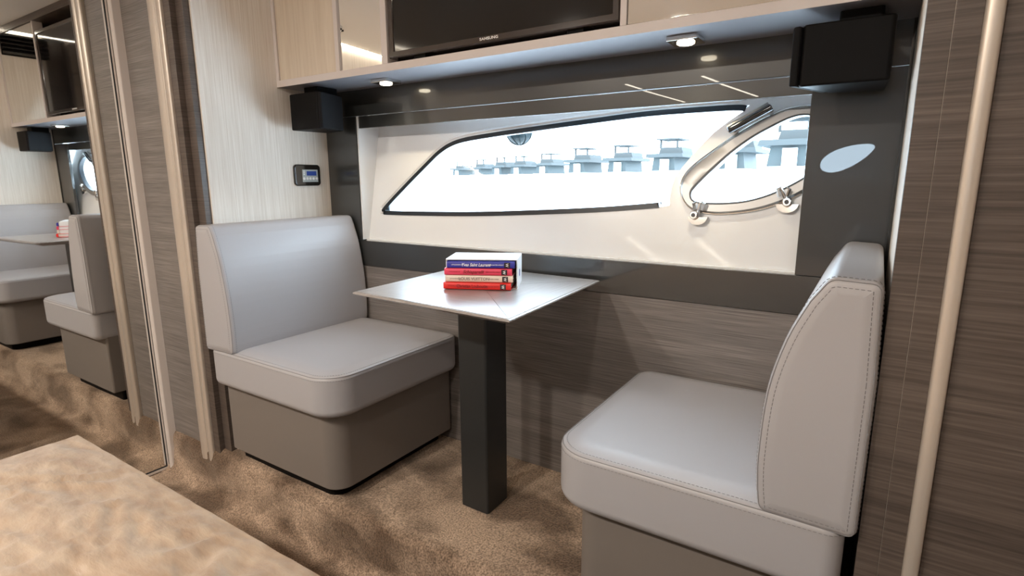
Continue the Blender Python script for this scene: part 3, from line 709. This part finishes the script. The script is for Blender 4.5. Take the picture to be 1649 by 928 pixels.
sc_t = thing('slipcase', 'white slipcase holding the stack of books on the table', 'slipcase', (*F_(SW / 2, SD / 2), BT))
def slab(p0_, p1_, q0, q1, z0_, z1_, name, m='slip_white'):
    mb = MB(); pl = [F_(p0_, q0), F_(p1_, q0), F_(p1_, q1), F_(p0_, q1)]; mb.rings([[W(*p, z0_) for p in pl], [W(*p, z1_) for p in pl]]); return mb.build(name, m, sc_t)
slab(-.0025, SW, .004, SD + .002, BT + hS, BT + hS + .0016, 'top_board'); slab(-.0025, SW, .004, SD + .002, BT, BT + .001, 'bottom_board')
slab(SW - .0015, SW, .004, SD + .002, BT + .001, BT + hS, 'side_board'); slab(-.0025, -.0010, .004, SD + .002, BT + .001, BT + hS, 'side_board')
slab(-.001, SW - .0015, SD + .0005, SD + .002, BT + .001, BT + hS, 'back_board')
slab(SW, SW + .0003, .04, .05, BT + .018, BT + .030, 'printed_emblem', 'book_blue')

# ================================================================== BED
BX, BY, BZ = -1.038, .313, -.400
bed = thing('bed', 'low bed with crumpled beige silky coverlet in left foreground', 'bed', (-.3, -.45, FL))
mb = MB(); n1, n2 = 190, 150; X1, Y0 = .42, -1.15; rows = []
def crease(x, y):
    p = Vector((x * 9 + y * 3.2, y * 17 - x * 5, 0)); q_ = noise.noise(p + Vector((noise.noise(p * .6) * 2, noise.noise(p * .7 + Vector((9, 2, 1))) * 2, 0)))
    r_ = noise.noise(Vector((x * 38 + y * 12, y * 60 - x * 16, 3)))
    return (1 - abs(q_) * 2.6) * .0060 + (1 - abs(r_) * 2) * .0030
for j in range(n2 + 1):
    y = BY - (BY - Y0) * (j / n2) ** 1.35; row = []
    for i in range(n1 + 1):
        x = BX + (X1 - BX) * (i / n1) ** 1.0; d = min(x - BX, BY - y, .06) / .06
        row.append(W(x + .0006 * noise.noise(Vector((y * 30, 0, 5))) * (1 - d), y + .0006 * noise.noise(Vector((x * 30, 0, 8))) * (1 - d), BZ - .0012 * (1 - d) ** 2 + crease(x, y) * (.06 + .94 * d)))
    rows.append(row)
mb.rings(rows, cap=False, closed=False)
# hanging edges of the coverlet
n = n1
edge = [rows[0][i] for i in range(n1, -1, -1)] + [rows[j][0] for j in range(1, n2 + 1)]
low = [[Vector((p.x, p.y, p.z - d * S)) + Vector((0, .0, 0)) for p in edge] for d in (.0, .02, .06, .16)]
mb.rings(low, cap=False, closed=False)
mb.build('coverlet', 'coverlet', bed, sharp=60)
mb = MB(); rbox(mb, BX + .012, X1, Y0, BY - .012, -.56, BZ - .012, e=.01, rad=.02); mb.build('mattress', 'paper', bed)
mb = MB(); rbox(mb, BX + .03, X1 - .03, Y0 + .02, BY - .03, FL + .001, -.561, e=.003, rad=.01); mb.build('bed_base', 'bed_base', bed)

# ================================================================== AIR VENT on right nook wall, SMOKE DETECTOR, LED STRIPS
VY0, VY1 = .705, .858
vt = thing('air_vent', 'black louvred air vent high on the right wall, seen in the mirrors', 'vent', (XR, .79, .50))
mb = MB(); mb.box(XR - .004, XR, VY0, VY1, .498, .583); mb.build('backing', 'black_matte', vt)
for k in range(5):
    mb = MB(); zz = .503 + k * .0155; mb.add([W(XR - .004, VY0 + .002, zz), W(XR - .014, VY0 + .002, zz + .007), W(XR - .014, VY0 + .002, zz + .0095), W(XR - .004, VY0 + .002, zz + .003), W(XR - .004, VY1 - .002, zz), W(XR - .014, VY1 - .002, zz + .007), W(XR - .014, VY1 - .002, zz + .0095), W(XR - .004, VY1 - .002, zz + .003)],
        [(0, 1, 2, 3), (4, 7, 6, 5), (0, 4, 5, 1), (1, 5, 6, 2), (2, 6, 7, 3), (3, 7, 4, 0)]); mb.build('slat', 'black_gloss', vt)
def led(x0, y0, x1, y1, label, w_=.009, z=None):
    z = ZC if z is None else z
    mb = MB(); d = Vector((x1 - x0, y1 - y0)).normalized(); nn = Vector((-d.y, d.x)) * w_
    pl = [(x0 + nn.x, y0 + nn.y), (x1 + nn.x, y1 + nn.y), (x1 - nn.x, y1 - nn.y), (x0 - nn.x, y0 - nn.y)]
    mb.rings([[W(*p, z - .002) for p in pl], [W(*p, z) for p in pl]])
    return tag(mb.build('led_strip', 'led', loc=W((x0 + x1) / 2, (y0 + y1) / 2, z)), label, 'light strip', 'LED strips on the ceiling')
led(-1.45, -1.58, -1.40, -2.70, 'thin white LED strip across the ceiling, leftmost reflected in the smoked glass')
led(-.96, -1.56, -.85, -2.70, 'thin white LED strip across the ceiling, reflected in the smoked glass above porthole')
led(.008, .60, .008, .857, 'short LED strip where the ceiling meets the right wall above the vent', .004)
led(-1.922, .25, -1.922, -.75, 'long LED strip at the junction of ceiling and beige wall', .006)
sd = thing('smoke_detector', 'round white smoke detector on the ceiling, reflected in the cabinet mirror', 'smoke detector', (-1.75, .02, ZC))
mb = MB(); mb.rings([[W(-1.75 + ra * math.cos(k * math.pi / 12), .02 + ra * math.sin(k * math.pi / 12), ZC - h) for k in range(24)] for h, ra in ((0, .034), (.012, .034), (.022, .026), (.026, .012))]); mb.build('housing', 'plastic_white', sd)
for k in range(8):
    a_ = k * math.pi / 4; cx, cy = -1.75 + .0315 * math.cos(a_), .02 + .0315 * math.sin(a_); mb = MB(); mb.box(cx - .006, cx + .006, cy - .004, cy + .004, ZC - .018, ZC - .012); mb.build('slot', 'black_matte', sd)

lab = ['first from the mirror side of the cabin', 'third from the mirror side of the cabin', 'fifth from the mirror side, before dark wardrobe', 'fourth from the mirror side of the cabin', 'second from the mirror side of the cabin', 'last of the row by the forward wall']
for i, (x, y) in enumerate([(-1.15, -.52), (-.25, -.52), (.65, -.52), (.2, -.52), (-.70, -.52), (1.05, -.52)]):  # unseen lamps added on the ceiling to brighten the cabin, weighted per side
    t = thing('fill_light', 'added round ceiling fill light ' + lab[i], 'fill light', (x, y, ZC), 'added ceiling fill lights')
    mb = MB(); mb.rings([[W(x + ra * math.cos(k * math.pi / 12), y + ra * math.sin(k * math.pi / 12), ZC - h) for k in range(24)] for h, ra in ((0, .05), (.004, .05), (.005, .045), (.002, .044))]); mb.build('trim_ring', 'chrome', t)
    ld = bpy.data.lights.new('fill_lamp', 'AREA'); ld.shape = 'DISK'; ld.size = .13; ld.energy = FILL_W * (2.0, 1.0, .15, .3, 2.2, .08)[i]; ld.color = (1, .90, .79)
    lo_ = bpy.data.objects.new('fill_lamp', ld); C.objects.link(lo_); lo_.parent = t; lo_.location = (0, 0, -.012)

# ================================================================== OUTSIDE
mb = MB(); mb.add([Vector((-400, 6, -.15)), Vector((300, 6, -.15)), Vector((300, 500, -.15)), Vector((-400, 500, -.15))], [(0, 1, 2, 3)]); wt = mb.build('sea', 'water'); wt['kind'] = 'structure'
mb = MB(); mb.add([Vector((-400, -300, -.15)), Vector((300, -300, -.15)), Vector((300, -6, -.15)), Vector((-400, -6, -.15))], [(0, 1, 2, 3)]); wt = mb.build('sea', 'water'); wt['kind'] = 'structure'
# moored yachts, a row that runs away to the left
def place(px, dist):
    d = ray(px, 289); d.z = 0; d.normalize(); return Vector((d.x * dist, d.y * dist, 0))
desc = ['nearest yacht seen through the porthole, tall flybridge', 'second yacht from right, seen through the porthole', 'third yacht from right, just left of porthole', 'fourth yacht from right in the row outside', 'fifth yacht from right in the row outside',
        'sixth yacht from right in the row outside', 'seventh yacht from right in the row outside', 'eighth yacht from right in the row outside', 'ninth yacht from right in the row outside', 'tenth yacht from right, leftmost of the row outside']
for i, (px, top) in enumerate([(1265, 195), (1172, 214), (1065, 226), (990, 236), (925, 240), (870, 249), (828, 253), (797, 255), (765, 259), (733, 263)]):
    dist = 5.2 * 895 / (289 - top + 2) * .9; c = place(px, dist); ln = 8.5
    t = bpy.data.objects.new('yacht', None); C.objects.link(t); t.location = c + Vector((0, 0, -.15)); t['label'] = 'pale moored ' + desc[i]; t['category'] = 'yacht'; t['group'] = 'moored yachts outside'
    def bx(x0, x1, y0, y1, z0, z1, name, m, tp=0):
        mb = MB(); vs = [Vector((x, y, z)) + t.location for z in (z0, z1) for x, y in ((x0 + (tp if z == z1 else 0), y0), (x1 - (tp if z == z1 else 0), y0), (x1 - (tp if z == z1 else 0), y1), (x0 + (tp if z == z1 else 0), y1))]
        mb.add(vs, [(0, 1, 2, 3), (4, 7, 6, 5), (0, 4, 5, 1), (1, 5, 6, 2), (2, 6, 7, 3), (3, 7, 4, 0)]); return mb.build(name, m, t)
    w_ = ln * .5
    bx(-w_ * .30, w_ * .30, 0, 9, .0, 2.05, 'hull', 'boat_white', -.25)
    bx(-w_ * .34, w_ * .28, .8, 7, 2.05, 3.5, 'cabin_glass', 'boat_glass', .2)
    bx(-w_ * .1, w_ * .12, .5, .8, 2.05, 3.3, 'cabin_door', 'boat_white')
    bx(-w_ * .48, w_ * .5, .3, 7.5, 3.5, 3.9, 'flybridge_deck', 'boat_grey', .1)
    bx(-w_ * .22, w_ * .42, 1.5, 5.5, 3.9, 4.6, 'flybridge', 'boat_grey', .2)
    bx(-w_ * .30, w_ * .30, 1.6, 5.5, 5.45, 5.6, 'hardtop', 'boat_grey')
    bx(-w_ * .24, -w_ * .2, 2, 2.3, 4.5, 5.5, 'post', 'boat_grey'); bx(w_ * .2, w_ * .24, 2, 2.3, 4.5, 5.5, 'post', 'boat_grey')
# net-covered fender hanging just outside the pane
fp = ray(836, 210); k_ = 1.16 * S / fp.y; fc = fp * k_ + cam.matrix_world.translation
fd = thing('fender', 'dark teal netted ball fender hanging outside top of large window', 'fender', (0, 0, 0)); fd.location = fc - Vector((0, 0, .05))
mb = MB(); R_ = .052; rg = []
for i in range(1, 12):
    a_ = math.pi * i / 12; rg.append([fc + Vector((R_ * math.sin(a_) * math.cos(k * math.pi / 14) * (1 + .05 * math.cos(k * 2)), R_ * math.sin(a_) * math.sin(k * math.pi / 14), R_ * 1.05 * math.cos(a_))) for k in range(28)])
mb.rings(rg); mb.build('ball', 'fender', fd)
mb = MB()
for k in range(10):
    th = k * math.pi / 5
    mb.tube([fc + Vector((1.02 * R_ * math.sin(a_) * math.cos(th + a_ * .4), 1.02 * R_ * math.sin(a_) * math.sin(th + a_ * .4), 1.07 * R_ * math.cos(a_))) for a_ in [math.pi * i / 12 for i in range(1, 13)]], .0016, 5)
mb.tube([fc + Vector((0, 0, R_)), fc + Vector((0, 0, .5))], .005, 6)
mb.build('net', 'rope', fd)
